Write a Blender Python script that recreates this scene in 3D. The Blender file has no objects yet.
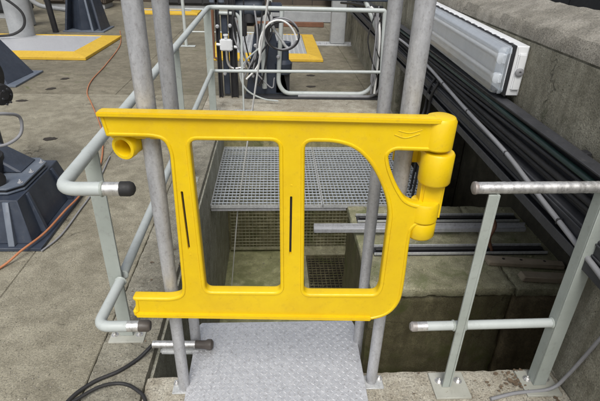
import bpy, bmesh, math, random
from mathutils import Vector, Matrix, geometry
random.seed(7)
scn = bpy.context.scene
COL = scn.collection
R = math.radians

# ------------------------------------------------------------------ camera
PITCH, YAW, ROLL, FOC, CAMH = 28.6, 3.7, 1.65, 470.0, 1.65
def make_camera():
    p, y, r = R(PITCH), R(YAW), R(ROLL)
    fw = Vector((math.sin(y)*math.cos(p), math.cos(y)*math.cos(p), -math.sin(p)))
    rt = Vector((math.cos(y), -math.sin(y), 0)); up = rt.cross(fw)
    RR = rt*math.cos(r)+up*math.sin(r); UU = up*math.cos(r)-rt*math.sin(r)
    cd = bpy.data.cameras.new('camera'); cd.sensor_width = 36; cd.lens = FOC/600*36
    cd.clip_start = .05; cd.clip_end = 500
    co = bpy.data.objects.new('camera', cd); COL.objects.link(co)
    m = Matrix((RR, UU, -fw)).transposed().to_4x4(); m.translation = Vector((0, 0, CAMH))
    co.matrix_world = m; scn.camera = co
make_camera()

# ------------------------------------------------------------------ light
w = bpy.data.worlds.new('World'); scn.world = w; w.use_nodes = True
nt = w.node_tree; nt.nodes.clear()
sky = nt.nodes.new('ShaderNodeTexSky'); sky.sky_type = 'NISHITA'; sky.sun_disc = False
SUN_EL, SUN_AZ = 54, 186      # degrees; azimuth clockwise from +Y
sky.sun_elevation = R(SUN_EL); sky.sun_rotation = R(SUN_AZ)
sky.dust_density = 3.0; sky.air_density = 1.0; sky.ozone_density = 1.0
hs = nt.nodes.new('ShaderNodeHueSaturation'); hs.inputs['Saturation'].default_value = .32
bg = nt.nodes.new('ShaderNodeBackground'); bg.inputs['Strength'].default_value = .112
out = nt.nodes.new('ShaderNodeOutputWorld')
nt.links.new(sky.outputs[0], hs.inputs['Color']); nt.links.new(hs.outputs[0], bg.inputs[0]); nt.links.new(bg.outputs[0], out.inputs[0])
sd = bpy.data.lights.new('sun', 'SUN'); sd.energy = 1.6; sd.angle = R(28); sd.color = (1, .98, .94)
so = bpy.data.objects.new('sun', sd); COL.objects.link(so)
a, e = R(SUN_AZ), R(SUN_EL)
sdir = Vector((math.sin(a)*math.cos(e), math.cos(a)*math.cos(e), math.sin(e)))
so.rotation_euler = sdir.to_track_quat('Z', 'Y').to_euler()
scn.view_settings.view_transform = 'Standard'; scn.view_settings.look = 'None'
scn.view_settings.exposure = 0.55; scn.view_settings.gamma = 1
scn.view_settings.use_curve_mapping = False

# ------------------------------------------------------------------ materials
def newmat(name):
    m = bpy.data.materials.new(name); m.use_nodes = True
    n = m.node_tree; b = n.nodes['Principled BSDF']; return m, n, b
def N(n, t, **kw):
    x = n.nodes.new(t)
    for k, v in kw.items():
        if k in x.inputs: x.inputs[k].default_value = v
        else: setattr(x, k, v)
    return x
def ramp(n, src, stops):
    r = n.nodes.new('ShaderNodeValToRGB'); el = r.color_ramp.elements
    while len(el) < len(stops): el.new(.5)
    for q, (p, c) in zip(el, stops): q.position = p; q.color = (c[0], c[1], c[2], 1) if hasattr(c, '__len__') else (c, c, c, 1)
    n.links.new(src, r.inputs[0]); return r.outputs[0]
def mix(n, fac, c1, c2, mode='MIX'):
    x = n.nodes.new('ShaderNodeMix'); x.data_type = 'RGBA'; x.blend_type = mode
    for s, v in ((0, fac), (6, c1), (7, c2)):
        if hasattr(v, 'is_linked') or hasattr(v, 'links'): n.links.new(v, x.inputs[s])
        elif s == 0: x.inputs[s].default_value = v
        else: x.inputs[s].default_value = (v[0], v[1], v[2], 1)
    return x.outputs[2]
def noise(n, co, scale, detail=5, rough=.6, dist=0):
    x = N(n, 'ShaderNodeTexNoise', Scale=scale, Detail=detail, Roughness=rough, Distortion=dist)
    n.links.new(co, x.inputs['Vector']); return x.outputs['Fac']
def mapping(n, co, sc):
    m = n.nodes.new('ShaderNodeMapping'); m.inputs['Scale'].default_value = sc
    n.links.new(co, m.inputs[0]); return m.outputs[0]
def bump(n, b, h, dist=.004, strength=.6, prev=None):
    x = N(n, 'ShaderNodeBump', Strength=strength, Distance=dist); n.links.new(h, x.inputs['Height'])
    if prev is not None: n.links.new(prev, x.inputs['Normal'])
    n.links.new(x.outputs[0], b.inputs['Normal']); return x.outputs[0]
def coords(n): return N(n, 'ShaderNodeNewGeometry').outputs['Position']

def concrete(name, c1, c2, dark, stone=.5, moss=None, moss_amt=.5, scale=1.0, wet=.85, streak=False, bumpd=.005):
    m, n, b = newmat(name); co = coords(n)
    n1 = noise(n, co, 1.6*scale, 8, .65); n2 = noise(n, co, 9*scale, 7, .7); n3 = noise(n, co, 140*scale, 4, .7)
    base = mix(n, ramp(n, n1, [(.35, 0), (.65, 1)]), c1, c2)
    base = mix(n, ramp(n, n2, [(.40, .55), (.58, 0)]), base, dark)
    n4 = noise(n, co, .9*scale, 9, .68, .8)
    base = mix(n, ramp(n, n4, [(.50, 0), (.56, .38), (.62, .10)]), base, dark)          # tide-marked stains
    n5 = noise(n, co, 4.2*scale, 9, .8, .3)
    base = mix(n, ramp(n, n5, [(.58, 0), (.68, .5)]), base, tuple(min(.6, x*1.35) for x in c1))   # paler worn patches
    n6 = noise(n, co, 22*scale, 8, .85)
    base = mix(n, ramp(n, n6, [(.56, 0), (.66, .38)]), base, tuple(x*.7 for x in dark))  # grime flecks
    wv = N(n, 'ShaderNodeVectorMath', operation='ADD'); nz = N(n, 'ShaderNodeTexNoise', Scale=3.0, Detail=6); n.links.new(co, nz.inputs['Vector'])
    n.links.new(co, wv.inputs[0]); n.links.new(nz.outputs['Color'], wv.inputs[1])
    vc = N(n, 'ShaderNodeTexVoronoi', Scale=.8); vc.feature = 'DISTANCE_TO_EDGE'; n.links.new(wv.outputs[0], vc.inputs['Vector'])
    crk = ramp(n, vc.outputs['Distance'], [(.0015, 1), (.006, 0)])
    cm = N(n, 'ShaderNodeMath', operation='MULTIPLY'); n.links.new(crk, cm.inputs[0]); n.links.new(ramp(n, n1, [(.48, 0), (.56, .8)]), cm.inputs[1])
    base = mix(n, cm.outputs[0], base, (.03, .027, .02))
    fine = ramp(n, n3, [(.3, .40), (.5, .95), (.70, 1.5)])
    base = mix(n, .8, base, fine, 'MULTIPLY')
    v = N(n, 'ShaderNodeTexVoronoi', Scale=85*scale); n.links.new(co, v.inputs['Vector'])
    spots = ramp(n, v.outputs['Distance'], [(.16, 1), (.30, 0)])
    sel = N(n, 'ShaderNodeSeparateColor'); n.links.new(v.outputs['Color'], sel.inputs[0])
    gate = ramp(n, sel.outputs[0], [(.62, 0), (.70, 1)])
    sm = N(n, 'ShaderNodeMath', operation='MULTIPLY'); n.links.new(spots, sm.inputs[0]); n.links.new(gate, sm.inputs[1])
    sm2 = N(n, 'ShaderNodeMath', operation='MULTIPLY'); n.links.new(sm.outputs[0], sm2.inputs[0]); sm2.inputs[1].default_value = stone
    stc = mix(n, sel.outputs[1], (.10, .085, .065), (.55, .52, .46))
    base = mix(n, sm2.outputs[0], base, stc)
    # small dark pits
    v2 = N(n, 'ShaderNodeTexVoronoi', Scale=38*scale); n.links.new(co, v2.inputs['Vector'])
    pit = ramp(n, v2.outputs['Distance'], [(.05, 1), (.13, 0)])
    base = mix(n, pit, base, tuple(x*.3 for x in dark))
    if streak:
        st = noise(n, mapping(n, co, (3, 3, .35)), 5, 5, .6)
        base = mix(n, ramp(n, st, [(.45, 0), (.7, .7)]), base, dark)
    if moss:
        mn = noise(n, co, 3.4*scale, 8, .72, .4)
        base = mix(n, ramp(n, mn, [(.62-moss_amt*.35, 0), (.74-moss_amt*.3, .9)]), base, moss)
    n.links.new(base, b.inputs['Base Color'])
    n.links.new(ramp(n, n2, [(.3, wet-.12), (.7, min(1, wet+.1))]), b.inputs['Roughness'])
    b.inputs['Specular IOR Level'].default_value = .3
    add = N(n, 'ShaderNodeMath', operation='ADD'); n.links.new(n3, add.inputs[0]); n.links.new(sm.outputs[0], add.inputs[1])
    add2 = N(n, 'ShaderNodeMath', operation='ADD'); n.links.new(add.outputs[0], add2.inputs[0]); n.links.new(n2, add2.inputs[1])
    bump(n, b, add2.outputs[0], bumpd, .7)
    return m
def painted(name, col, col2, rough=.4, chip=None, chip_amt=.0, metal=0, dirt=.35, bscale=60, bstr=.12, spec=.5, dirtcol=(.10, .08, .06)):
    m, n, b = newmat(name); co = coords(n)
    f = noise(n, co, 6, 6, .65)
    base = mix(n, ramp(n, f, [(.35, 0), (.68, 1)]), col, col2)
    g = noise(n, co, 33, 6, .75)
    base = mix(n, ramp(n, g, [(.55, 0), (.78, dirt)]), base, dirtcol)
    if chip:
        h = noise(n, co, 14, 8, .8, .6)
        base = mix(n, ramp(n, h, [(.66-chip_amt, 0), (.68-chip_amt, 1)]), base, chip)
    n.links.new(base, b.inputs['Base Color'])
    n.links.new(ramp(n, g, [(.3, max(.05, rough-.12)), (.7, min(1, rough+.2))]), b.inputs['Roughness'])
    b.inputs['Metallic'].default_value = metal; b.inputs['Specular IOR Level'].default_value = spec
    bump(n, b, noise(n, co, bscale, 4, .6), .002, bstr)
    return m
def galvanised(name, c1=(.36, .365, .38), c2=(.48, .485, .50), rough=.5, streaks=(1, 1, .25), metal=.35, rust=0):
    m, n, b = newmat(name); co = coords(n)
    v = N(n, 'ShaderNodeTexVoronoi', Scale=160); n.links.new(co, v.inputs['Vector'])
    s = N(n, 'ShaderNodeSeparateColor'); n.links.new(v.outputs['Color'], s.inputs[0])
    f = noise(n, mapping(n, co, streaks), 45, 6, .7)
    base = mix(n, ramp(n, f, [(.32, 0), (.68, 1)]), c1, c2)
    base = mix(n, .05, base, s.outputs[0], 'OVERLAY')
    sp = noise(n, mapping(n, co, (1, 1, .6)), 95, 5, .8)
    base = mix(n, ramp(n, sp, [(.52, 0), (.68, .6)]), base, (.21, .195, .19))
    r2 = noise(n, co, 7, 6, .7)
    if rust: base = mix(n, ramp(n, r2, [(.68-rust, 0), (.8-rust, .8)]), base, (.16, .075, .035))
    n.links.new(base, b.inputs['Base Color']); b.inputs['Metallic'].default_value = metal
    n.links.new(ramp(n, f, [(.3, rough-.08), (.7, rough+.2)]), b.inputs['Roughness'])
    bump(n, b, sp, .0012, .35)
    return m

M = {}
M['slab'] = concrete('walkway concrete', (.325, .30, .228), (.25, .228, .17), (.145, .129, .092), stone=.55, bumpd=.004)
M['coping'] = concrete('exposed aggregate concrete', (.36, .338, .27), (.27, .252, .197), (.14, .127, .095), stone=.9, bumpd=.009)
M['ledge'] = concrete('pale gritty concrete', (.50, .47, .39), (.40, .37, .30), (.22, .185, .13), stone=.8, bumpd=.007)
M['rear'] = concrete('worn rear concrete', (.25, .225, .165), (.18, .162, .118), (.105, .093, .066), stone=.4, moss=(.09, .10, .035), moss_amt=.1)
M['parapet'] = concrete('weathered parapet concrete', (.42, .40, .32), (.30, .285, .22), (.15, .14, .10), stone=.5, moss=(.06, .066, .03), moss_amt=.25, streak=True, bumpd=.018)
M['parapet_top'] = concrete('worn parapet coping', (.38, .355, .305), (.28, .26, .215), (.15, .138, .11), stone=.7, bumpd=.014)
M['pit'] = concrete('wet pit concrete', (.36, .325, .18), (.27, .245, .13), (.13, .12, .06), stone=.25, moss=(.065, .075, .02), moss_amt=.35, wet=.6, streak=True)
M['pitfloor'] = concrete('wet mossy pit floor', (.45, .44, .25), (.34, .335, .175), (.15, .15, .07), stone=.2, moss=(.19, .20, .09), moss_amt=.35, wet=.45)
M['shelf'] = concrete('mossy shelf concrete', (.42, .40, .27), (.31, .295, .19), (.15, .14, .085), stone=.3, moss=(.15, .165, .075), moss_amt=.3, wet=.6)
M['sidewall'] = concrete('pale pit side concrete', (.52, .51, .43), (.42, .41, .34), (.22, .21, .15), stone=.3, moss=(.16, .17, .08), moss_amt=.1, streak=True)
M['recess_shade'] = concrete('shade-dark recess concrete', (.085, .078, .055), (.055, .05, .035), (.025, .022, .015), stone=.2, wet=.7, streak=True)  # shade of the recess is put into the colour of its walls
M['olive_shade'] = concrete('shade-dark olive concrete', (.20, .18, .105), (.145, .13, .072), (.07, .06, .034), stone=.15, moss=(.09, .10, .035), moss_amt=.3, wet=.5, streak=True)  # shade below the shelf put into colour; drain grating shares this dark tone
M['brownblock'] = concrete('brown stained concrete', (.27, .22, .135), (.20, .16, .095), (.09, .07, .04), stone=.2, wet=.6, streak=True)
M['baseplate'] = painted('weathered base plate', (.42, .42, .37), (.34, .34, .29), rough=.5, dirt=.5)
M['dirt'] = concrete('dark ground', (.06, .055, .045), (.04, .036, .03), (.02, .02, .016), stone=.3)
M['yellow'] = painted('yellow moulded plastic', (.76, .52, .003), (.67, .435, .005), rough=.36, dirt=.45, bscale=300, bstr=.10, dirtcol=(.44, .25, .012), chip=(.50, .33, .02), chip_amt=-.035)
M['yelpaint'] = painted('yellow floor paint', (.62, .40, .035), (.55, .34, .03), rough=.6, dirt=.5, chip=(.2, .17, .12), chip_amt=.02)
M['rail'] = painted('pale grey rail paint', (.47, .50, .485), (.40, .43, .415), rough=.38, dirt=.25, chip=(.22, .2, .16), chip_amt=-.06)
M['railside'] = painted('grey green rail paint', (.36, .39, .36), (.30, .33, .30), rough=.45, dirt=.4)
M['galv'] = galvanised('galvanised tube')
M['chrome'] = galvanised('shiny bare steel', (.55, .54, .52), (.78, .77, .75), rough=.30, metal=.75)
M['capsteel'] = galvanised('grimy scratched steel', (.30, .27, .25), (.46, .43, .41), rough=.35, metal=.5, rust=.06)
M['grating'] = galvanised('galvanised grating steel', (.46, .495, .53), (.60, .635, .67), rough=.42, metal=.3)
M['plate'] = galvanised('aluminium checker plate', (.56, .565, .58), (.68, .685, .70), rough=.40, streaks=(1, 1, 1), metal=.5)
M['tear'] = galvanised('polished tread tears', (.64, .64, .65), (.76, .76, .77), rough=.34, metal=.6)
M['steelpale'] = galvanised('pale zinc steel', (.45, .46, .46), (.62, .63, .62), rough=.5, metal=.4, rust=.03)
M['slate'] = painted('slate blue machine paint', (.026, .034, .052), (.042, .053, .076), rough=.42, dirt=.4, chip=(.15, .16, .18), chip_amt=-.02, dirtcol=(.14, .13, .11))
M['slate_pale'] = painted('pale slate paint', (.09, .11, .145), (.14, .16, .19), rough=.45, dirt=.3)
M['black'] = painted('black plastic', (.014, .014, .016), (.024, .024, .027), rough=.5, dirt=.3, dirtcol=(.07, .065, .06))
M['rubber'] = painted('black rubber', (.012, .012, .013), (.022, .021, .021), rough=.62, dirt=.25, dirtcol=(.06, .055, .05))
M['brownrubber'] = painted('grimy brown rubber', (.045, .036, .031), (.10, .085, .072), rough=.45, dirt=.5)
M['tray'] = painted('dark plastic tray', (.028, .029, .033), (.045, .046, .052), rough=.45, dirt=.4, dirtcol=(.10, .095, .09))
M['greycable'] = painted('grey cable sheath', (.22, .22, .23), (.28, .28, .29), rough=.5, dirt=.25)
M['greencable'] = painted('dark green hose', (.018, .045, .040), (.03, .065, .058), rough=.4, dirt=.2)
M['orange'] = painted('orange cable sheath', (.40, .15, .065), (.46, .19, .09), rough=.5, dirt=.25)
M['white'] = painted('white enamel', (.72, .73, .74), (.64, .65, .66), rough=.35, dirt=.15)
M['lampgrey'] = painted('pale grey reflector', (.78, .80, .82), (.82, .84, .86), rough=.4, dirt=.12)
M['rope'] = painted('white rope', (.86, .86, .84), (.78, .78, .76), rough=.6, dirt=.2)
M['rust'] = painted('rusted copper pipe', (.19, .085, .045), (.12, .055, .03), rough=.6, dirt=.3)
M['column'] = painted('off white column paint', (.34, .35, .355), (.27, .28, .285), rough=.5, dirt=.4)
M['leaf'] = painted('dry brown litter', (.10, .07, .045), (.17, .12, .075), rough=.9, dirt=.4)
M['wood'] = painted('weathered board', (.20, .16, .11), (.28, .235, .17), rough=.8, dirt=.4)
M['brownwall'] = painted('dark brown cladding', (.055, .043, .033), (.08, .062, .045), rough=.8, dirt=.3)
M['darkwall'] = painted('dark cladding', (.018, .019, .021), (.03, .03, .032), rough=.7, dirt=.2)
def clear_mat():
    m, n, b = newmat('dusty clear polycarbonate'); co = coords(n)
    n.nodes.remove(b); o = n.nodes['Material Output']
    g = N(n, 'ShaderNodeBsdfGlossy', Roughness=.30); t = N(n, 'ShaderNodeBsdfTransparent'); d = N(n, 'ShaderNodeBsdfDiffuse')
    t.inputs[0].default_value = (.93, .95, .97, 1); d.inputs[0].default_value = (.66, .70, .75, 1)
    f = ramp(n, noise(n, co, 5, 6, .7, 1.2), [(.35, .10), (.7, .26)])
    m1 = N(n, 'ShaderNodeMixShader'); n.links.new(f, m1.inputs[0]); n.links.new(t.outputs[0], m1.inputs[1]); n.links.new(d.outputs[0], m1.inputs[2])
    fr = N(n, 'ShaderNodeFresnel', IOR=1.45); m2 = N(n, 'ShaderNodeMixShader')
    fm = N(n, 'ShaderNodeMath', operation='MULTIPLY'); n.links.new(fr.outputs[0], fm.inputs[0]); fm.inputs[1].default_value = .45; n.links.new(fm.outputs[0], m2.inputs[0]); n.links.new(m1.outputs[0], m2.inputs[1]); n.links.new(g.outputs[0], m2.inputs[2])
    n.links.new(m2.outputs[0], o.inputs[0]); return m
M['clear'] = clear_mat()
def black_hole():
    m, n, b = newmat('dark void'); b.inputs['Base Color'].default_value = (.03, .024, .018, 1); b.inputs['Roughness'].default_value = .9; return m
M['void'] = black_hole()

# ------------------------------------------------------------------ mesh helpers
def B(): return bmesh.new()
def obj(name, bm, mat, parent=None, smooth=True, loc=None, label=None, kind=None):
    bmesh.ops.recalc_face_normals(bm, faces=bm.faces)
    me = bpy.data.meshes.new(name); bm.to_mesh(me); bm.free()
    me.materials.append(M[mat] if isinstance(mat, str) else mat)
    if smooth:
        me.shade_smooth(); me.set_sharp_from_angle(angle=R(38))
    o = bpy.data.objects.new(name, me); COL.objects.link(o)
    if parent is not None: o.parent = parent
    if loc: o.location = loc
    if label: o['label'] = label
    if kind: o['kind'] = kind
    return o
def thing(name, label, cat, loc=(0, 0, 0), rotz=0, group=None):
    o = bpy.data.objects.new(name, None); COL.objects.link(o); o.empty_display_size = .1
    o.location = loc; o.rotation_euler = (0, 0, rotz); o['label'] = label; o['category'] = cat
    if group: o['group'] = group
    return o
def tag(o, label, cat, group=None):
    o['label'] = label; o['category'] = cat
    if group: o['group'] = group
    return o
def box(bm, x0, y0, z0, x1, y1, z1, bev=.002, rot=None, seg=1):
    t = bmesh.new(); bmesh.ops.create_cube(t, size=1)
    sx, sy, sz = abs(x1-x0), abs(y1-y0), abs(z1-z0)
    bmesh.ops.scale(t, vec=(sx, sy, sz), verts=t.verts)
    if bev: bmesh.ops.bevel(t, geom=list(t.edges), offset=min(bev, sx*.45, sy*.45, sz*.45), segments=seg, affect='EDGES')
    if rot: bmesh.ops.transform(t, matrix=rot, verts=t.verts)
    bmesh.ops.translate(t, vec=((x0+x1)/2, (y0+y1)/2, (z0+z1)/2), verts=t.verts)
    merge(bm, t); return bm
def merge(bm, t):
    me = bpy.data.meshes.new('tmp'); t.to_mesh(me); t.free(); bm.from_mesh(me); bpy.data.meshes.remove(me)
def smoothpath(pts, n=8):
    P = [Vector(p) for p in pts]; o = []
    for i in range(len(P)-1):
        a = P[i-1] if i else P[0]*2-P[1]; b, c = P[i], P[i+1]; d = P[i+2] if i+2 < len(P) else P[-1]*2-P[-2]
        for k in range(n):
            t = k/n; o.append(.5*((2*b)+(c-a)*t+(2*a-5*b+4*c-d)*t*t+(3*b-a-3*c+d)*t**3))
    o.append(P[-1]); return o
def bendpath(pts, r, n=7):
    """polyline with circular-ish fillets of size r at inner corners"""
    P = [Vector(p) for p in pts]; o = [P[0]]
    for i in range(1, len(P)-1):
        a = (P[i-1]-P[i]).normalized(); b = (P[i+1]-P[i]).normalized(); rr = r[i-1] if isinstance(r, (list, tuple)) else r
        s, e_ = P[i]+a*rr, P[i]+b*rr
        for k in range(n+1):
            t = k/n; o.append(s*(1-t)**2+P[i]*2*t*(1-t)+e_*t*t)
    o.append(P[-1]); return o
def tube(bm, path, rad, seg=14, caps=True, radii=None):
    P = [Vector(p) for p in path]; rings = []; nrm = None
    for i, p in enumerate(P):
        t = (P[min(i+1, len(P)-1)]-P[max(i-1, 0)]).normalized()
        if nrm is None: nrm = t.orthogonal().normalized()
        else:
            nrm = (nrm-t*nrm.dot(t))
            nrm = nrm.normalized() if nrm.length > 1e-6 else t.orthogonal().normalized()
        bn = t.cross(nrm); r = radii[i] if radii else rad
        rings.append([bm.verts.new(p+nrm*math.cos(2*math.pi*k/seg)*r+bn*math.sin(2*math.pi*k/seg)*r) for k in range(seg)])
    for a, b in zip(rings, rings[1:]):
        for k in range(seg): bm.faces.new((a[k], a[(k+1) % seg], b[(k+1) % seg], b[k]))
    if caps: bm.faces.new(rings[0][::-1]); bm.faces.new(rings[-1])
    return bm
def lathe(bm, c, axis, prof, seg=28, caps=True):
    """prof: list of (distance along axis, radius)"""
    ax = Vector(axis).normalized(); u = ax.orthogonal().normalized(); v = ax.cross(u); c = Vector(c); rings = []
    for d, r in prof:
        if r < 1e-5: rings.append([bm.verts.new(c+ax*d)])
        else: rings.append([bm.verts.new(c+ax*d+(u*math.cos(2*math.pi*k/seg)+v*math.sin(2*math.pi*k/seg))*r) for k in range(seg)])
    for a, b in zip(rings, rings[1:]):
        for k in range(seg):
            k2 = (k+1) % seg
            if len(a) == 1 and len(b) == 1: continue
            if len(a) == 1: bm.faces.new((a[0], b[k2], b[k]))
            elif len(b) == 1: bm.faces.new((a[k], a[k2], b[0]))
            else: bm.faces.new((a[k], a[k2], b[k2], b[k]))
    if caps and len(rings[0]) > 1: bm.faces.new(rings[0][::-1])
    if caps and len(rings[-1]) > 1: bm.faces.new(rings[-1])
    return bm
def prism(bm, poly, z0, z1, bev=0):
    t = bmesh.new(); lo = [t.verts.new((x, y, z0)) for x, y in poly]; hi = [t.verts.new((x, y, z1)) for x, y in poly]
    t.faces.new(lo[::-1]); t.faces.new(hi); n = len(poly)
    for i in range(n): t.faces.new((lo[i], lo[(i+1) % n], hi[(i+1) % n], hi[i]))
    if bev: bmesh.ops.bevel(t, geom=list(t.edges), offset=bev, segments=1, affect='EDGES')
    merge(bm, t); return bm
def hexa(bm, lo, hi, bev=.003):
    """8-corner solid from four lower and four upper points"""
    t = bmesh.new(); L = [t.verts.new(p) for p in lo]; H = [t.verts.new(p) for p in hi]
    t.faces.new(L[::-1]); t.faces.new(H)
    for i in range(4): t.faces.new((L[i], L[(i+1) % 4], H[(i+1) % 4], H[i]))
    bmesh.ops.recalc_face_normals(t, faces=t.faces)
    if bev: bmesh.ops.bevel(t, geom=list(t.edges), offset=bev, segments=1, affect='EDGES')
    merge(bm, t); return bm
def bolt(bm, x, y, z, s=.011, h=.009):
    lathe(bm, (x, y, z), (0, 0, 1), [(0, s*1.75), (.0025, s*1.75), (.0025, s*1.0)], 18)
    lathe(bm, (x, y, z+.0025), (0, 0, 1), [(0, s), (h*.8, s), (h, s*.8)], 6)
    lathe(bm, (x, y, z+.0025), (0, 0, 1), [(h, s*.5), (h*1.9, s*.5), (h*2.1, s*.35)], 10)

# ================================================================== SETTING
PX0, PX1 = -.545, .0
ground = obj('ground', box(B(), -60, 17, -.35, 60, 140, -.05, 0), 'dirt', kind='structure', smooth=False)
floor = bpy.data.objects.new('floor', None); COL.objects.link(floor); floor['kind'] = 'structure'
J = .0015
def slab(x0, y0, x1, y1, mat, z1=0, z0=-2.2, name='slab', bev=.003):
    return obj(name, box(B(), x0+J, y0+J, z0, x1-J, y1-J, z1, bev, seg=2), mat, floor)
obj('joint_bed', box(B(), -9, -2, -1.9, PX0-.03, 5.9, -.03, 0), 'dirt', floor)
slab(-9, -2, -4.6, 5.7, 'slab', z0=-.2)
slab(-4.6, -2, -1.417, 5.7, 'slab', z0=-.2)
slab(-1.417, -2, -.79, 5.7, 'slab', z1=.001, z0=-.2)
slab(-.79, -2, PX0, .8, 'coping', name='coping_slab', z1=.003)
slab(PX0, -2, 1.9, .8, 'ledge', z1=.002, name='ledge_slab')
slab(1.248, .8, 1.9, 1.44, 'ledge', z1=.002, name='ledge_slab')
obj('pit_front_wall', box(B(), PX0+.01, .9, -1.7, 1.9, 1.425, -.45, 0), 'pit', floor)
slab(-.79, 5.05, 1.62, 5.7, 'ledge', z0=-2.2, name='ledge_slab', z1=.002)
for x0, x1 in ((-9, -4.7), (-4.7, -1.9), (-1.9, 1.2)):
    for y0, y1 in ((5.7, 9.3), (9.3, 13.2), (13.2, 17)):
        slab(x0, y0, x1, y1, 'rear', z0=-.25, z1=random.uniform(-.001, .002))
for y0, y1 in ((5.7, 9.3), (9.3, 13.2), (13.2, 17)): slab(1.2, y0, 4.5, y1, 'rear', z0=-.25)
obj('joint_bed', box(B(), -9, 5.75, -1, 4.4, 16.9, -.03, 0), 'dirt', floor)
# cast lifting slots in the slabs
for i, (x, y, an) in enumerate(((-2.758, 6.40, .9), (-2.742, 5.91, .9), (-2.86, 5.40, .2), (-2.07, 4.22, .05), (.54, 6.75, .1), (.50, 6.15, .1))):
    b = B(); prism(b, [(math.cos(t*math.pi/11)*(.075+random.uniform(-.012, .012)), math.sin(t*math.pi/11)*(.034+random.uniform(-.008, .008))) for t in range(22)], 0, .002)
    o = obj('lifting_slot', b, 'void', floor); o.location = (x, y, .003); o.rotation_euler[2] = an; o.scale = (.8, 1.25, 1)

pit = bpy.data.objects.new('pit', None); COL.objects.link(pit); pit['kind'] = 'structure'
obj('pit_floor', box(B(), -.6, 1.3, -2.0, 2.6, 5.2, -1.65, 0), 'pitfloor', pit)
obj('pit_back_wall', box(B(), -.60, 4.80, -1.72, 2.5, 5.045, -.012, .004), 'pit', pit)
obj('pit_side_wall', box(B(), -.57, 1.46, -1.7, PX0+.012, 4.80, -.045, .003), 'sidewall', pit)
obj('recess_side_wall', box(B(), 2.05, 1.4, -1.7, 2.35, 4.795, .47, .01), 'recess_shade', pit)
obj('recess_back_wall', box(B(), 1.33, 4.60, -1.7, 2.045, 4.795, .45, .01), 'recess_shade', pit)
# floor kerb & sill inside the pit
obj('pit_sill', box(B(), .30, 4.60, -1.66, 1.4, 4.79, -1.59, .006), 'shelf', pit)
obj('pit_sill', box(B(), .34, 3.90, -1.66, .39, 4.59, -1.60, .006), 'shelf', pit)

def rough_box(x0, y0, z0, x1, y1, z1, step, amp, seed=0):
    from mathutils import noise as NZ
    t = bmesh.new(); nx, ny, nz = [max(1, int(round(d/step))) for d in (x1-x0, y1-y0, z1-z0)]; vs = {}
    def V(i, j, k):
        if (i, j, k) not in vs:
            p = Vector((x0+(x1-x0)*i/nx, y0+(y1-y0)*j/ny, z0+(z1-z0)*k/nz)); e = sum((i in (0, nx), j in (0, ny), k in (0, nz)))
            q = p*9+Vector((seed, 0, 0)); d = NZ.noise_vector(q)*amp*.5+NZ.noise_vector(p*31)*amp*.35
            c = Vector(((x0+x1)/2, (y0+y1)/2, (z0+z1)/2))
            if e > 1:
                inw = Vector((-1 if i == nx else 1 if i == 0 else 0, -1 if j == ny else 1 if j == 0 else 0, -1 if k == nz else 1 if k == 0 else 0))
                d = d+inw*(amp*.5+abs(NZ.noise(p*14))*amp*2.2)
            vs[(i, j, k)] = t.verts.new(p+d)
        return vs[(i, j, k)]
    for i in range(nx):
        for j in range(ny):
            for k in (0, nz): t.faces.new([V(i, j, k), V(i+1, j, k), V(i+1, j+1, k), V(i, j+1, k)])
    for i in range(nx):
        for k in range(nz):
            for j in (0, ny): t.faces.new([V(i, j, k), V(i+1, j, k), V(i+1, j, k+1), V(i, j, k+1)])
    for j in range(ny):
        for k in range(nz):
            for i in (0, nx): t.faces.new([V(i, j, k), V(i, j+1, k), V(i, j+1, k+1), V(i, j, k+1)])
    return t
obj('shelf_slab', rough_box(.63, 2.36, -.365, 1.60, 3.47, -.30, .02, .005), 'shelf', pit)
obj('shelf_base', rough_box(.638, 2.385, -1.7, 1.60, 3.46, -.370, .03, .007, 2), 'olive_shade', pit)
obj('shelf_block', rough_box(1.604, 2.345, -1.7, 2.42, 3.47, -.372, .03, .009, 5), 'brownblock', pit)
obj('shelf_slab', rough_box(1.604, 2.35, -.368, 2.42, 3.47, -.302, .025, .006, 6), 'shelf', pit)
obj('ledge_slab', rough_box(PX0+.002, .8, -.5, 1.245, 1.438, .002, .022, .0035, 3), 'ledge', floor)
obj('coping_slab', rough_box(-.788, .8, -.5, PX0, 5.045, .003, .026, .003, 8), 'coping', floor)

# ---- parapet wall, running slightly outward with distance
WA = math.atan(.027)
wallroot = thing('parapet_wall', 'thick weathered concrete parapet wall with sloping top along the right side', 'wall', (1.25, 1.4, 0), -WA)
def wallpiece(name, x0, y0, z0, x1, y1, z1, mat, bev=.01): return obj(name, box(B(), x0, y0, z0, x1, y1, z1, bev, seg=2), mat, wallroot)
wallpiece('wall_panel', 0, -3.2, -1.6, .25, .13, 1.262, 'parapet')
wallpiece('wall_panel', 0, .13, .60, .25, 3.62, 1.262, 'parapet')
wallpiece('wall_panel', 0, 3.62, -.2, .25, 8.6, 1.262, 'parapet')
b = B()   # sloping coping
poly = [(.001, 1.262), (.003, 1.300), (.022, 1.332), (.25, 1.41), (.27, 1.395), (.27, 1.262)]
ny = 60
rows = []
ny = 260
for j in range(ny+1):
    y = -3.2+11.8*j/ny
    rows.append([b.verts.new((x+random.uniform(-.004, .004)*(1 if k in (1, 2) else .3), y, z+(random.uniform(-.005, .005) if k not in (0, 5) else 0))) for k, (x, z) in enumerate(poly)])
for r0, r1 in zip(rows, rows[1:]):
    for k in range(6): b.faces.new((r0[k], r0[(k+1) % 6], r1[(k+1) % 6], r1[k]))
b.faces.new(rows[0]); b.faces.new(rows[-1][::-1])
obj('coping', b, 'parapet_top', wallroot)
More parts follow.
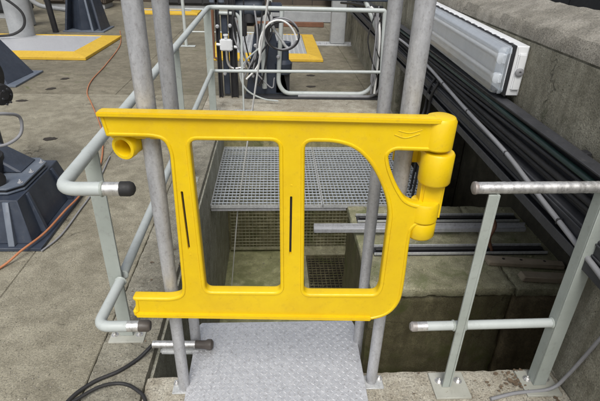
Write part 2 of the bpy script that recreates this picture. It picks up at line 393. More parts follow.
# unseen slab added behind the wall to keep sky light off the recess
obj('light_block_slab', box(B(), 1.55, -3, .40, 12, 17, .62, 0), 'dirt', kind='structure', smooth=False)
dw = thing('cladding_wall', 'dark clad wall standing beyond the parapet at the top right', 'wall', (3.6, 0, .6))
for k in range(14):
    obj('panel', box(B(), 0, -2+k*1.0+.01, 0, .06+.02*(k % 2), -1+k*1.0-.01, 2.6, .004), 'darkwall', dw)

# ---- rear background
bw = thing('rear_wall', 'dark brown ribbed wall closing the yard at the back', 'wall', (0, 15.5, -.1))
for k in range(24): obj('panel', box(B(), -9+k*.6+.008, 0, 0, -9+(k+1)*.6-.008, .08+.03*(k % 2), 3.4, .005), 'brownwall', bw)
tag(obj('kerb_beam', box(B(), -.9, 11.9, 0, 3.2, 12.2, .26, .02), 'column'), 'long pale concrete kerb beam behind the rear yard', 'kerb')
tag(obj('low_beam', box(B(), -.9, 11.2, 0, 1.15, 11.32, .10, .01), 'rust'), 'brown steel beam lying in front of the pale kerb beam', 'beam')

# ================================================================== YELLOW GATE
def round_loop(pts, rad, n=6):
    P = [Vector((p[0], p[1])) for p in pts]; o = []
    L = len(P)
    for i in range(L):
        p = P[i]; a = P[i-1]-p; c = P[(i+1) % L]-p; r = rad[i] if isinstance(rad, (list, tuple)) else rad
        r = min(r, a.length*.48, c.length*.48)
        if r < 1e-4: o.append(p); continue
        s, e2 = p+a.normalized()*r, p+c.normalized()*r
        for k in range(n+1):
            t = k/n; o.append(s*(1-t)**2+p*2*t*(1-t)+e2*t*t)
    q = []
    for p in o:
        if not q or (p-q[-1]).length > 2e-4: q.append(p)
    return q
def area(L): return sum(L[i-1].x*L[i].y-L[i].x*L[i-1].y for i in range(len(L)))/2
def offset(L, d):     # d>0 moves to the left of travel direction
    o = []
    for i in range(len(L)):
        a = (L[i]-L[i-1]).normalized(); b = (L[(i+1) % len(L)]-L[i]).normalized()
        na, nb = Vector((-a.y, a.x)), Vector((-b.y, b.x)); m_ = (na+nb)
        m_ = m_.normalized() if m_.length > 1e-6 else na
        o.append(L[i]+m_*d/max(.5, m_.dot(na)))
    return o
def moulded(bm, outer, holes, T, prof, y0=0):
    """solid in the XZ plane, thickness T along +Y; prof = [(inset, depth from face)...] from the edge to the flat panel"""
    loops = [outer if area(outer) > 0 else outer[::-1]]+[h if area(h) < 0 else h[::-1] for h in holes]
    for side in (0, 1):
        inner = []
        for L in loops:
            rings = []
            seq = [(0, T/2)]+prof
            for ins, dep in seq:
                q = offset(L, ins); yy = dep if side == 0 else T-dep
                rings.append([bm.verts.new((p.x, y0+yy, p.y)) for p in q])
            for a, b_ in zip(rings, rings[1:]):
                for k in range(len(a)):
                    k2 = (k+1) % len(a); bm.faces.new((a[k], a[k2], b_[k2], b_[k]))
            inner.append(rings[-1])
        tri = geometry.tessellate_polygon([[Vector((v.co.x, v.co.z, 0)) for v in r] for r in inner])
        flat = [v for r in inner for v in r]
        for t in tri:
            try: bm.faces.new([flat[i] for i in t])
            except ValueError: pass
    bmesh.ops.remove_doubles(bm, verts=bm.verts, dist=1e-5)

GY = math.atan(-.045)
gate = thing('safety_gate', 'bright yellow moulded plastic ladder safety gate with three openings, closed across the ladder head', 'gate', (0, 1.285, 0), GY)
outer = [(-.499, 1.222), (.470, 1.225), (.490, 1.216), (.505, 1.185), (.506, 1.14), (.498, 1.121), (.461, 1.121), (.360, 1.122), (.341, 1.108), (.349, 1.072), (.378, 1.008), (.412, .958), (.445, .943),
         (.480, .940), (.500, .920), (.500, .885), (.490, .866), (.465, .866), (.448, .848), (.447, .80), (.452, .625), (.450, .545), (.415, .482), (.345, .456), (-.500, .462), (-.502, .486), (-.490, .492), (-.488, .534), (-.495, .540), (-.494, .549), (-.36, .549), (-.322, .562), (-.316, .60), (-.306, 1.10), (-.318, 1.138), (-.352, 1.146), (-.484, 1.146), (-.492, 1.2)]
orad = [.008, .02, .012, .02, .012, .012, .005, .02, .012, .03, .04, .02, .02, .015, .012, .012, .02, .02, .01, .03, .05, .06, .05, .04, .008, .003, .003, .004, .003, .006, .02, .02, .05, .05, .02, .02, .006, .01]
w1 = round_loop([(-.244, 1.140), (.016, 1.142), (.024, .583), (-.236, .580)], .024)
w2 = round_loop([(.093, 1.142), (.18, 1.143), (.238, 1.127), (.287, 1.083), (.327, 1.018), (.355, .952), (.367, .90), (.368, .61), (.358, .580), (.106, .576)], [.024, .03, .03, .04, .04, .04, .03, .03, .02, .024])
s1 = round_loop([(-.2860, .972), (-.2785, .972), (-.2745, .756), (-.282, .756)], .003, 3)
s2 = round_loop([(.0515, .962), (.0590, .962), (.0595, .743), (.0520, .743)], .003, 3)
dots = [round_loop([(cx+math.cos(t*math.pi/4)*.004, cz+math.sin(t*math.pi/4)*.004) for t in range(8)], .002, 2) for cx, cz in ((-.2765, .735),)]
b = B()
prof = [(0, .0075), (.0010, .0038), (.0035, .0012), (.0075, 0), (.0105, .0002), (.0130, .0035)]
moulded(b, round_loop(outer, orad), [w1, w2], .040, prof)
frame = obj('frame', b, 'yellow', gate)
# real slots: dark recessed slits cut in the two stiles
bmod = B()
for L in (s1, s2): 
    q = [bmod.verts.new((p.x, -.02, p.y)) for p in L]; q2 = [bmod.verts.new((p.x, .0178, p.y)) for p in L]
    bmod.faces.new(q); bmod.faces.new(q2[::-1])
    for k in range(len(q)): bmod.faces.new((q[k], q2[k], q2[(k+1) % len(q)], q[(k+1) % len(q)]))
cutter = obj('cutter', bmod, 'yellow', gate, smooth=False)
bo = frame.modifiers.new('b', 'BOOLEAN'); bo.object = cutter; bo.operation = 'DIFFERENCE'; bo.solver = 'EXACT'
bpy.context.view_layer.update()
dg = bpy.context.evaluated_depsgraph_get(); ev = frame.evaluated_get(dg); nm = bpy.data.meshes.new_from_object(ev)
if len(nm.polygons) > 200: frame.modifiers.clear(); frame.data = nm; frame.data.shade_smooth(); frame.data.set_sharp_from_angle(angle=R(38))
else: frame.modifiers.clear()
bpy.data.objects.remove(cutter)
for x, t_ in ((-.2805, .0185), (.0555, 0)):
    b = B(); box(b, x-.006, .016, .745, x+.006, .020, .975, 0, rot=Matrix.Rotation(-t_, 3, 'Y').to_4x4()); obj('slot_insert', b, 'black', gate)
b = B(); box(b, -.497, -.010, 1.2085, .480, .020, 1.2235, .003, seg=2)
obj('top_flange', b, 'yellow', gate)
b = B(); box(b, -.490, -.006, .4615, .350, .02, .4795, .003, seg=2); obj('bottom_flange', b, 'yellow', gate)
# raised swoosh emblem near the hinge end of the top arm
b = B(); tube(b, smoothpath([(.352, .0030, 1.172), (.385, .0030, 1.163), (.425, .0030, 1.176)], 8), .0016, 8); tube(b, smoothpath([(.362, .003, 1.184), (.395, .003, 1.178), (.430, .003, 1.188)], 8), .0013, 8)
obj('emblem', b, 'yellow', gate)
for x, z in ((-.2765, .735), (.0555, 1.0)):
    b = B(); lathe(b, (x, .0045, z), (0, -1, 0), [(0, .0045), (.0014, .004), (.002, .002)], 12); obj('rivet', b, 'yellow', gate)
# hinge: top cup, barrel, bracket, lower lobe
b = B(); lathe(b, (.490, .034, 1.121), (0, 0, 1), [(0, .040), (.006, .046), (.088, .047), (.098, .041), (.103, .028), (.104, 0)], 36); obj('hinge_cap', b, 'yellow', gate)
b = B(); lathe(b, (.500, .0360, 1.004), (0, 0, 1), [(0, .040), (.004, .047), (.010, .050), (.100, .050), (.106, .046), (.108, .03)], 36); obj('hinge_barrel', b, 'yellow', gate)
b = B(); box(b, .463, .020, .870, .538, .080, 1.02, .010, seg=3); box(b, .385, .125, 1.03, .48, .145, 1.09, .006, seg=2); box(b, .462, .055, 1.03, .48, .125, 1.09, .006, seg=2)
obj('hinge_bracket', b, 'yellow', gate)
b = B(); lathe(b, (.484, .036, .872), (0, 0, 1), [(0, .042), (.006, .047), (.060, .047), (.068, .043), (.070, 0)], 36); obj('hinge_lobe', b, 'yellow', gate)
b = B(); lathe(b, (.484, .040, .803), (0, 0, 1), [(0, .030), (.006, .042), (.014, .048), (.060, .048), (.066, .045), (.067, 0)], 36); obj('hinge_cup', b, 'yellow', gate)
b = B(); lathe(b, (.496, .045, .79), (0, 0, 1), [(0, .012), (.42, .012)], 14); obj('hinge_pin', b, 'galv', gate)
# hollow stop tube below the free end of the top arm
b = B(); lathe(b, (-.452, .030, 1.100), (.30, 1, .04), [(.085, .0), (.085, .0245), (.004, .0255), (.0, .0275), (0, .0365), (.003, .0385), (.026, .0385), (.028, .0365), (.120, .0365), (.120, .0)], 32)
obj('stop_tube', b, 'yellow', gate)
b = B(); box(b, -.49, .041, 1.125, -.33, .060, 1.19, .005, seg=2); obj('stop_bracket', b, 'yellow', gate)

# ================================================================== LADDER
lad = thing('access_ladder', 'galvanised tube ladder with tall walk-through posts and checker plate step going down into pit', 'ladder')
def post(x0, y0, x1, y1, z0, zt, ra, rb):
    b = B(); n = 24; pts = [(x0+(x1-x0)*max(0, t)/1.5, y0+(y1-y0)*max(0, t)/1.5, t) for t in [z0+(zt-z0)*k/n for k in range(n+1)]]
    rr = [ra+(rb-ra)*max(0, min(1, (p[2]-.35)/.8)) for p in pts]
    tube(b, pts, ra, 22, True, rr); return b
obj('post', post(-.372, 1.375, -.375, 1.375, .0, 2.0, .0225, .0285), 'galv', lad)
obj('post', post(.418, 1.385, .422, 1.385, .0, 2.0, .0225, .0295), 'galv', lad)
obj('post', post(-.358, 1.615, -.354, 1.615, -1.65, 2.0, .023, .0265), 'galv', lad)
obj('post', post(.394, 1.60, .390, 1.60, -1.65, 2.0, .022, .0245), 'galv', lad)
for x, r in ((-.368, .028), (.408, .028)):
    b = B(); tube(b, bendpath([(x, 1.38, 1.98), (x, 1.38, 2.12), (x, 1.61, 2.12), (x, 1.61, 1.98)], .09), .026, 18); obj('hoop', b, 'galv', lad)
for k in range(5):
    b = B(); tube(b, [(-.36, 1.62, -.28-.28*k), (.395, 1.60, -.28-.28*k)], .014, 12); obj('rung', b, 'galv', lad)
# checker plate tread: turned-down sheet and real raised tears
b = B()
x0, x1, y0, y1, zp = -.362, .389, .92, 1.735, .028
sl = [(x0+.004, y0), (x1-.012, y0), (x1+.004, y1-.03), (x1-.004, y1), (x0+.016, y1), (x0, y1-.025)]
prism(b, sl, zp-.006, zp, .0012)
box(b, x0+.01, y1-.012, zp-.05, x1-.01, y1-.006, zp-.004, .001)
tread = obj('step_plate', b, 'plate', lad)
t = []; f = []
pit_ = .0195; nx = int((x1-x0)/pit_); ny_ = int((y1-y0)/pit_)
for i in range(nx):
    for j in range(ny_):
        cx, cy = x0+.018+i*pit_, y0+.012+j*pit_
        if cx > x1-.016 or cy > y1-.012: continue
        an = R(45 if (i+j) % 2 else -45); ca, sa = math.cos(an), math.sin(an); s = len(t)
        for lx, ly, lz in ((-.0088, 0, 0), (0, -.0026, 0), (.0088, 0, 0), (0, .0026, 0), (-.0045, 0, .0015), (.0045, 0, .0015)):
            t.append((cx+lx*ca-ly*sa, cy+lx*sa+ly*ca, zp+.0001+lz))
        f += [(s, s+1, s+4), (s+1, s+5, s+4), (s+1, s+2, s+5), (s+2, s+3, s+5), (s+3, s+4, s+5), (s+3, s, s+4)]
me = bpy.data.meshes.new('raised_tread'); me.from_pydata(t, [], f); me.materials.append(M['tear'])
o = bpy.data.objects.new('raised_tread', me); COL.objects.link(o); o.parent = lad; o['kind'] = 'stuff'
for x, sx in ((-.405, -1), (.452, 1)):
    b = B(); box(b, min(x, x-sx*.075)-.015, 1.345, .002, max(x, x-sx*.075)+.015, 1.415, .009, .0015); base = obj('base_flange', b, 'steelpale', lad)
    b = B(); bolt(b, x+sx*.002, 1.395, .009, .008, .007); obj('bolt', b, 'chrome', base)

# ================================================================== LEFT GUARDRAIL
gl = thing('guardrail', 'pale grey painted tube guardrail along left pit edge turning across the far end', 'railing')
ZT, ZM = .955, .345
b = B(); tube(b, bendpath([(-.535, 1.352, ZT), (-.672, 1.352, ZT), (-.645, 5.08, 1.075), (1.14, 5.08, 1.075), (1.20, 5.08, .002)], [.055, .09, .02]), .0225, 18); obj('top_rail', b, 'rail', gl)
b = B(); tube(b, [(-.54, 1.352, ZT), (-.482, 1.352, ZT)], .0222, 18); obj('rail_sleeve', b, 'chrome', gl)
b = B(); lathe(b, (-.484, 1.352, ZT), (1, 0, 0), [(0, .024), (.030, .0245), (.040, .020), (.046, .010), (.047, 0)], 20); obj('end_cap', b, 'rubber', gl)
b = B(); tube(b, bendpath([(-.56, 1.385, ZM), (-.674, 1.385, ZM), (-.662, 1.66, ZM+.003)], [.05]), .0215, 16); obj('lower_rail', b, 'rail', gl)
b = B(); tube(b, [(-.665, 1.70, ZM+.003), (-.645, 5.07, .455)], .0215, 16); obj('lower_rail', b, 'rail', gl)
b = B(); tube(b, [(-.56, 1.385, ZM), (-.515, 1.385, ZM)], .0212, 16); obj('rail_sleeve', b, 'chrome', gl)
b = B(); lathe(b, (-.517, 1.385, ZM), (1, 0, 0), [(0, .022), (.036, .0225), (.044, .017), (.047, .0)], 20); obj('end_cap', b, 'brownrubber', gl)
b = B(); tube(b, [(-.64, 5.08, .445), (1.17, 5.08, .455)], .017, 14); obj('lower_rail', b, 'rail', gl)
def flat_upright(x, y, zt, wx=.062, wy=.012, web=.03, mat='railside', parent=gl, z0=.012):
    b = B(); box(b, x-wx/2, y-wy/2, z0, x+wx/2, y+wy/2, zt, .0015); box(b, x-wx/2, y+wy/2+.0005, z0, x-wx/2+.010, y+wy/2+web, zt, .0015)
    return obj('upright', b, mat, parent)
for (x, y, zt) in ((-.690, 1.68, .95), (-.672, 3.35, 1.0), (-.655, 5.04, 1.05)):
    flat_upright(x, y, zt, wx=.060 if y < 4 else .075)
    b = B(); box(b, x-.075, y-.045, .003, x+.085, y+.045, .012, .0015); bp = obj('base_plate', b, 'baseplate', gl)
    for bx_ in (.058, -.055):
        b = B(); bolt(b, x+bx_, y, .012, .009); obj('bolt', b, 'chrome', bp)
b = B(); box(b, -.335, 5.072, .012, -.315, 5.088, 1.06, .002); obj('upright', b, 'rail', gl)
b = B(); box(b, -.43, 5.04, .003, -.22, 5.12, .012, .002); obj('base_plate', b, 'steelpale', gl)

# ================================================================== RIGHT GUARDRAIL
gr = thing('guardrail', 'short galvanised and grey guardrail between ladder and right parapet wall', 'railing')
def uneven_tube(p0, p1, r, amp, n=60, seg=18):
    b = B(); P = [Vector(p0).lerp(Vector(p1), k/n) for k in range(n+1)]
    rad = [r+random.uniform(-amp, amp) for _ in P]; tube(b, P, r, seg, True, rad); return b
obj('top_rail', uneven_tube((.675, 1.36, .953), (1.245, 1.36, .957), .0205, .0006), 'chrome', gr)
b = B(); lathe(b, (.677, 1.36, .953), (-1, 0, 0), [(0, .0212), (.004, .0225), (.012, .0215), (.016, .014), (.017, 0)], 20); obj('end_cap', b, 'capsteel', gr)
b = B(); tube(b, [(.60, 1.36, .342), (1.135, 1.36, .349)], .0185, 16); obj('lower_rail', b, 'rail', gr)
b = B(); tube(b, [(.560, 1.36, .341), (.602, 1.36, .342)], .0188, 16); obj('rail_sleeve', b, 'chrome', gr)
b = B(); lathe(b, (.562, 1.36, .341), (-1, 0, 0), [(0, .0195), (.018, .020), (.026, .014), (.028, 0)], 20); obj('end_cap', b, 'capsteel', gr)
b = B(); box(b, .714, 1.338, .014, .744, 1.346, .936, .001); box(b, .7445, 1.338, .014, .7525, 1.392, .936, .001); obj('upright', b, 'railside', gr)
b = B(); box(b, 1.112, 1.336, .014, 1.166, 1.344, .94, .001); box(b, 1.112, 1.3445, .014, 1.120, 1.39, .94, .001); obj('upright', b, 'railside', gr)
for x in (.760, 1.150):
    b = B(); box(b, x-.085, 1.285, .0025, x+.065, 1.418, .013, .0015); bp = obj('base_plate', b, 'baseplate', gr)
    b = B(); bolt(b, x-.05, 1.37, .013, .010); obj('bolt', b, 'chrome', bp)
    b = B(); bolt(b, x+.032, 1.37, .013, .010); obj('bolt', b, 'chrome', bp)
b = B(); tube(b, smoothpath([(1.235, 1.20, .55), (1.232, 1.235, .42), (1.215, 1.30, .12), (1.17, 1.31, .022), (1.02, 1.30, .014), (.90, 1.275, .012)], 8), .0075, 10)
tag(obj('conduit', b, 'greycable'), 'thin grey conduit climbing the wall from the right rail base', 'conduit')

def bead(parent, c, ax, r0):
    b = B(); prof_ = [(-.005, r0), (-.003, r0+.003), (0, r0+.0045), (.003, r0+.003), (.005, r0)]
    lathe(b, c, ax, prof_, 24, caps=False)
    for v in b.verts: v.co += Vector((random.uniform(-.0008, .0008), random.uniform(-.0008, .0008), random.uniform(-.0008, .0008)))
    obj('weld_bead', b, 'railside', parent)
bead(gr, (1.108, 1.36, .3485), (1, 0, 0), .0183); bead(gr, (.755, 1.36, .344), (1, 0, 0), .0183); bead(gr, (.709, 1.36, .343), (1, 0, 0), .0183)
bead(gl, (-.662, 1.655, .348), (0, 1, 0), .0213); bead(gl, (-.665, 1.702, .348), (0, 1, 0), .0213); bead(gl, (-.5395, 1.352, .955), (1, 0, 0), .0222)
# ================================================================== GRATINGS AND PIT THINGS
def grating(name, lab, cat, x0, y0, x1, y1, z, sx, sy, th=.03, bw=.004, mat='grating', frame=.006, crossdown=.003):
    root = thing(name, lab, cat, (x0, y0, z-th))
    X, Y = x1-x0, y1-y0; b = B(); n = int(round(X/sx))
    def bx(bm, a0, b0, c0, a1, b1, c1):
        v = [bm.verts.new(p) for p in ((a0, b0, c0), (a1, b0, c0), (a1, b1, c0), (a0, b1, c0), (a0, b0, c1), (a1, b0, c1), (a1, b1, c1), (a0, b1, c1))]
        for q in ((0, 3, 2, 1), (4, 5, 6, 7), (0, 1, 5, 4), (1, 2, 6, 5), (2, 3, 7, 6), (3, 0, 4, 7)): bm.faces.new([v[i] for i in q])
    for i in range(1, n): bx(b, X*i/n-bw/2, frame, 0, X*i/n+bw/2, Y-frame, th)
    obj('bearing_bars', b, mat, root, smooth=False, kind='stuff')
    b = B(); n = int(round(Y/sy))
    for i in range(1, n): bx(b, frame, Y*i/n-bw*.6, th-.012, X-frame, Y*i/n+bw*.6, th-.0007)
    obj('cross_bars', b, mat, root, smooth=False, kind='stuff')
    b = B(); bx(b, 0, 0, 0, X, frame, th+.001); bx(b, 0, Y-frame, 0, X, Y, th+.001); bx(b, 0, frame, 0, frame, Y-frame, th+.001); bx(b, X-frame, frame, 0, X, Y-frame, th+.001)
    obj('edge_frame', b, 'steelpale' if mat == 'grating' else mat, root, smooth=False); return root
grating('walkway_grating', 'galvanised open bar grating spanning the pit, left panel beside the pit wall', 'grating', -.530, 3.49, .42, 4.79, -.30, .034, .055, frame=.008)
grating('walkway_grating', 'galvanised open bar grating spanning the pit, right panel above the shelf', 'grating', .426, 3.49, 1.405, 4.79, -.30, .034, .055, frame=.008)
b = B(); box(b, -.53, 3.50, -.365, .629, 3.53, -.335, .003); tag(obj('support_beam', b, 'galv'), 'steel beam carrying the front edge of the bar grating', 'beam')
# mesh screen standing in for the grating's shadow pattern on the back wall
ms = thing('shadow_grid', 'olive wire grid standing in for shadow on the pit wall beneath the grating', 'grid', (-.50, 4.74, -1.58))
def shadow_wires(bm, X, Z, s, r):
    n = int(X/s)
    for i in range(n+1): box(bm, i*X/n-r, -r, 0, i*X/n+r, r, Z, 0)
    n = int(Z/s)
    for i in range(n+1): box(bm, 0, -2.6*r, i*Z/n-r, X, -1.1*r, i*Z/n+r, 0)
b = B(); shadow_wires(b, 1.88, 1.20, .042, .0045); obj('shadow_wires', b, 'shelf', ms, smooth=False, kind='stuff')
for z in (-.03, 1.2):
    b = B(); box(b, -.01, -.02, z, 1.89, .02, z+.03, .003); obj('shadow_grid_bar', b, 'shelf', ms)
grating('drain_grating', 'dark square drain grating set in the pit floor near the shelf', 'grating', .395, 3.90, .95, 4.585, -1.60, .045, .045, th=.03, bw=.007, mat='olive_shade')
tag(obj('drain_underlay', box(B(), .395, 3.90, -1.652, .95, 4.585, -1.6485, 0), 'void'), 'black sheet laid flat under the drain grating', 'underlay')  # flat black sheet on the pit floor, no opening below it
# channels on the shelf
def channel(y, x0, x1, z, lab, w_=.11, h=.026, g=None):
    r = thing('steel_channel', lab, 'channel', (x0, y, z), group=g); L = x1-x0
    b = B(); box(b, 0, 0, 0, L, w_, .006, .001); obj('web', b, 'black', r)
    for yy in (0, w_-.008):
        b = B(); box(b, 0, yy, .0065, L, yy+.008, h, .001); obj('flange', b, 'steelpale', r)
    b = B(); tube(b, [(.02, w_/2, .019), (L-.02, w_/2, .019)], .012, 10); obj('cable', b, 'rubber', r)
channel(3.18, .672, 2.0, -.296, 'zinc channel lying on the mossy shelf right beside the grating')
channel(2.73, .72, 2.0, -.296, 'zinc channel lying on the mossy shelf, nearer to the front edge')
b = B(); box(b, .305, 2.985, -.262, 1.95, 3.025, -.226, .003); box(b, .305, 3.017, -.262, 1.95, 3.025, -.20, .002)
tag(obj('angle_bar', b, 'galv'), 'grey steel angle bar projecting from the shelf over the pit', 'bar')
b = B(); hexa(b, [(1.50, 2.60, -.295), (2.02, 2.54, -.295), (2.03, 2.61, -.295), (1.50, 2.69, -.295)], [(1.51, 2.60, -.262), (2.02, 2.54, -.262), (2.03, 2.60, -.258), (1.51, 2.69, -.262)], .005)
plk = obj('plank', b, 'wood'); tag(plk, 'weathered board with bolt holes lying on the shelf below the cable tray', 'board')
for x, y in ((1.62, 2.635), (1.74, 2.62), (1.90, 2.60)):
    b = B(); lathe(b, (x, y, -.262), (0, 0, 1), [(0, .011), (.003, .010)], 10); obj('bolt_hole', b, 'void', plk)
b = B(); hexa(b, [(1.66, 2.42, -.297), (2.02, 2.38, -.297), (2.02, 2.47, -.297), (1.66, 2.50, -.297)], [(1.67, 2.42, -.255), (2.02, 2.38, -.255), (2.02, 2.46, -.255), (1.67, 2.49, -.255)], .006)
tag(obj('timber_block', b, 'wood'), 'pale timber offcut lying in front of the drilled board', 'timber')
b = B(); tube(b, smoothpath([(1.60, 2.78, -.29), (1.57, 2.80, -.2), (1.60, 2.82, -.10), (1.56, 2.85, -.02)], 6), .014, 10); tag(obj('rusty_hook', b, 'rust'), 'rusty steel hook standing on the shelf behind the right rail', 'hook')
b = B(); tube(b, [(-.455, 4.03, -1.65), (-.31, 3.555, -.40), (-.03, 2.63, 1.36), (.18, 1.95, 2.65)], .0058, 10)
tag(obj('rope', b, 'rope'), 'thin white taut rope slanting down into the pit behind the gate', 'rope')
# scattered litter on the pit floor and shelf
b = B()
for k in range(260):
    if k % 2: x, y, z = random.uniform(-.5, .6), random.uniform(2.4, 4.6), -1.65
    else: x, y, z = random.uniform(.66, 2.0), random.uniform(2.38, 3.44), -.30
    s = random.uniform(.004, .014); t_ = bmesh.new(); bmesh.ops.create_icosphere(t_, subdivisions=1, radius=s)
    for v in t_.verts: v.co = Vector((v.co.x*random.uniform(.7, 1.4), v.co.y*random.uniform(.7, 1.4), v.co.z*.5))+Vector((x, y, z+s*.2))
    merge(b, t_)
obj('pit_debris', b, 'shelf', kind='stuff')
b = B()
for k in range(520):
    q = random.random()
    if q < .55: x, y = random.uniform(-.79, PX0-.01), random.uniform(1.25, 4.8)
    elif q < .8: x, y = random.uniform(.46, 1.24), random.uniform(1.2, 1.43)
    else: x, y = random.uniform(-1.7, -.79), random.uniform(1.2, 4)
    s = random.uniform(.0012, .0042); t_ = bmesh.new(); bmesh.ops.create_icosphere(t_, subdivisions=1, radius=s)
    for v in t_.verts: v.co = Vector((v.co.x*random.uniform(.7, 1.5), v.co.y*random.uniform(.7, 1.5), v.co.z*.6))+Vector((x, y, .0025+s*.2))
    merge(b, t_)
obj('loose_grit', b, 'ledge', kind='stuff')

b = B()
for k in range(90):
    q = random.random()
    x, y = (random.gauss(1.06, .05), random.gauss(1.36, .03)) if q < .6 else (random.gauss(-.66, .06), random.uniform(1.6, 3.0)) if q < .8 else (random.uniform(.46, 1.2), random.uniform(1.2, 1.42))
    if y > 1.43 and x > -.5: y = 1.40
    a_ = random.random()*6.28; L_ = random.uniform(.004, .013); W_ = L_*random.uniform(.25, .6); z = .006+random.random()*.005
    b.faces.new([b.verts.new((x+L_*math.cos(a_+t), y+(L_ if i % 2 == 0 else W_)*math.sin(a_+t), z+random.uniform(0, .004))) for i, t in enumerate((0, 1.57, 3.14, 4.71))])
obj('leaf_litter', b, 'leaf', kind='stuff')
# ================================================================== LOOSE TUBE AND CABLES AT LADDER FOOT
lt = thing('capped_tube', 'loose chrome tube with brown end cap lying across the gap beside the checker plate', 'tube', (-.53, 1.575, .055), R(-2))
b = B(); tube(b, [(-.012, 0, 0), (.185, 0, 0)], .017, 18); obj('sleeve', b, 'chrome', lt)
b = B(); lathe(b, (.178, 0, 0), (1, 0, 0), [(0, .018), (.045, .019), (.055, .024), (.072, .024), (.080, .015), (.082, 0)], 20); obj('end_cap', b, 'brownrubber', lt)
b = B(); box(b, .02, -.02, -.048, .20, .012, -.024, .008, seg=2); obj('bracket', b, 'steelpale', lt)
def cable(name, pts, r, mat, lab, cat='cable', group=None, n=8, seg=10):
    b = B(); tube(b, smoothpath(pts, n), r, seg); return tag(obj(name, b, mat), lab, cat, group)
cable('power_cable', [(-.545, 1.575, .05), (-.60, 1.53, .016), (-.668, 1.465, .012), (-.76, 1.407, .012), (-.83, 1.31, .012), (-.88, 1.1, .012)], .0085, 'rubber', 'black cable running from the capped tube to the lower left corner')
cable('power_cable', [(-.80, 1.30, .030), (-.72, 1.372, .026), (-.645, 1.400, .012), (-.574, 1.37, .012), (-.515, 1.30, .012), (-.47, 1.1, .012)], .0075, 'rubber', 'black cable looping on the coping in front of the ladder foot')
cable('extension_cable', [(-1.9, 1.75, .012), (-1.66, 2.05, .012), (-1.534, 2.218, .012), (-1.462, 2.34, .046), (-1.405, 2.52, .052), (-1.385, 2.80, .052), (-1.375, 3.06, .04), (-1.42, 3.6, .012), (-1.60, 4.25, .012), (-1.80, 4.75, .012), (-2.05, 5.3, .012), (-2.25, 5.75, .012), (-2.382, 6.325, .012), (-2.47, 7.19, .012), (-2.69, 8.73, .012), (-3.1, 10.2, .012)], .0070, 'orange', 'orange cable snaking over the walkway past the machine base')
cable('thin_cable', [(-1.375, 2.38, .012), (-1.33, 2.55, .012), (-1.325, 2.85, .012), (-1.33, 3.2, .012), (-1.40, 3.8, .012)], .0055, 'greycable', 'thin blue grey cable along the edge of the machine base')

# ================================================================== CABLE TRAY ON WALL
ct = thing('cable_tray', 'black cable tray full of dark cables fixed low along the parapet wall', 'cable tray', (1.25, 1.4, 0), -WA)
b = B(); box(b, -.050, -.9, .640, -.042, 7.6, .955, .001); obj('back_plate', b, 'tray', ct)
b = B(); box(b, -.115, -.9, .630, -.042, 7.6, .639, .001); box(b, -.122, -.9, .630, -.1155, 7.6, .672, .001); obj('lower_flange', b, 'tray', ct)
b = B(); box(b, -.105, -.9, .9555, -.042, 7.6, .963, .001); obj('upper_flange', b, 'tray', ct)
b = B(); box(b, -.100, -.9, .676, -.0505, 7.6, .756, .004); box(b, -.1065, -.9, .688, -.1002, 7.6, .697, .002); box(b, -.1065, -.9, .735, -.1002, 7.6, .744, .002); obj('trunking_cover', b, 'tray', ct)
for k in range(9):
    b = B(); box(b, -.0415, -.7+k*.95, .60, -.001, -.66+k*.95, .955, .002); obj('bracket', b, 'black', ct)
for k, (z, r, mt) in enumerate(((.775, .010, 'rubber'), (.806, .011, 'rubber'), (.835, .014, 'rubber'), (.862, .011, 'black'), (.888, .012, 'rubber'), (.935, .012, 'rubber'))):
    ph = random.random()*6; pts = [(-.052-r-.006+.006*math.sin(y*1.7+ph), y, z+.007*math.sin(y*1.1+ph)) for y in [-.9+.35*j for j in range(25)]]
    b = B(); tube(b, pts, r, 10); obj('cable', b, mt, ct)
def wp(x, y, z):   # a point in wall coordinates -> world
    return Matrix.Translation((1.25, 1.4, 0)) @ Matrix.Rotation(-WA, 4, 'Z') @ Vector((x, y, z))
gpts = [wp(-.115, y-1.4, z) for y, z in ((.9, .63), (1.40, .688), (1.75, .725), (2.13, .768), (2.65, .790), (3.1, .815), (3.6, .845), (4.4, .87), (5.4, .84))]
dcab = cable('data_cable', gpts, .011, 'greycable', 'light grey cable tied along the front of the black cable tray')
for y, z in ((1.55, .705), (2.10, .765), (2.68, .791), (3.2, .82)):
    p = wp(-.115, y-1.4, z); b = B(); box(b, p.x-.0135, p.y-.004, p.z-.0135, p.x+.0135, p.y+.004, p.z+.0135, .003)
    obj('cable_tie', b, 'black', dcab)
cable('green_hose', [wp(-.075, y-1.4, z) for y, z in ((.9, .905), (1.6, .905), (2.3, .912), (3.0, .918), (4.2, .922), (5.5, .92))], .0135, 'greencable', 'dark green hose along the top of the cable tray under the lamp')
for i, (x, dy, lab) in enumerate(((-.10, 0, 'dark drooping cable hanging below the tray, nearest the ladder'), (-.085, .14, 'dark drooping cable hanging below the tray, second from the ladder'), (-.13, .30, 'brown cable hanging below the tray farther back'))):
    cable('drop_cable', [wp(x, 1.95+dy, .79), wp(x-.03, 1.97+dy, .70), wp(x-.02, 2.02+dy, .55), wp(x-.05, 2.0+dy, .40), wp(x-.01, 2.05+dy, .25), wp(x, 2.15+dy, -.25)], .011, ('rubber', 'black', 'brownrubber')[i], lab, group='cables hanging below the tray')
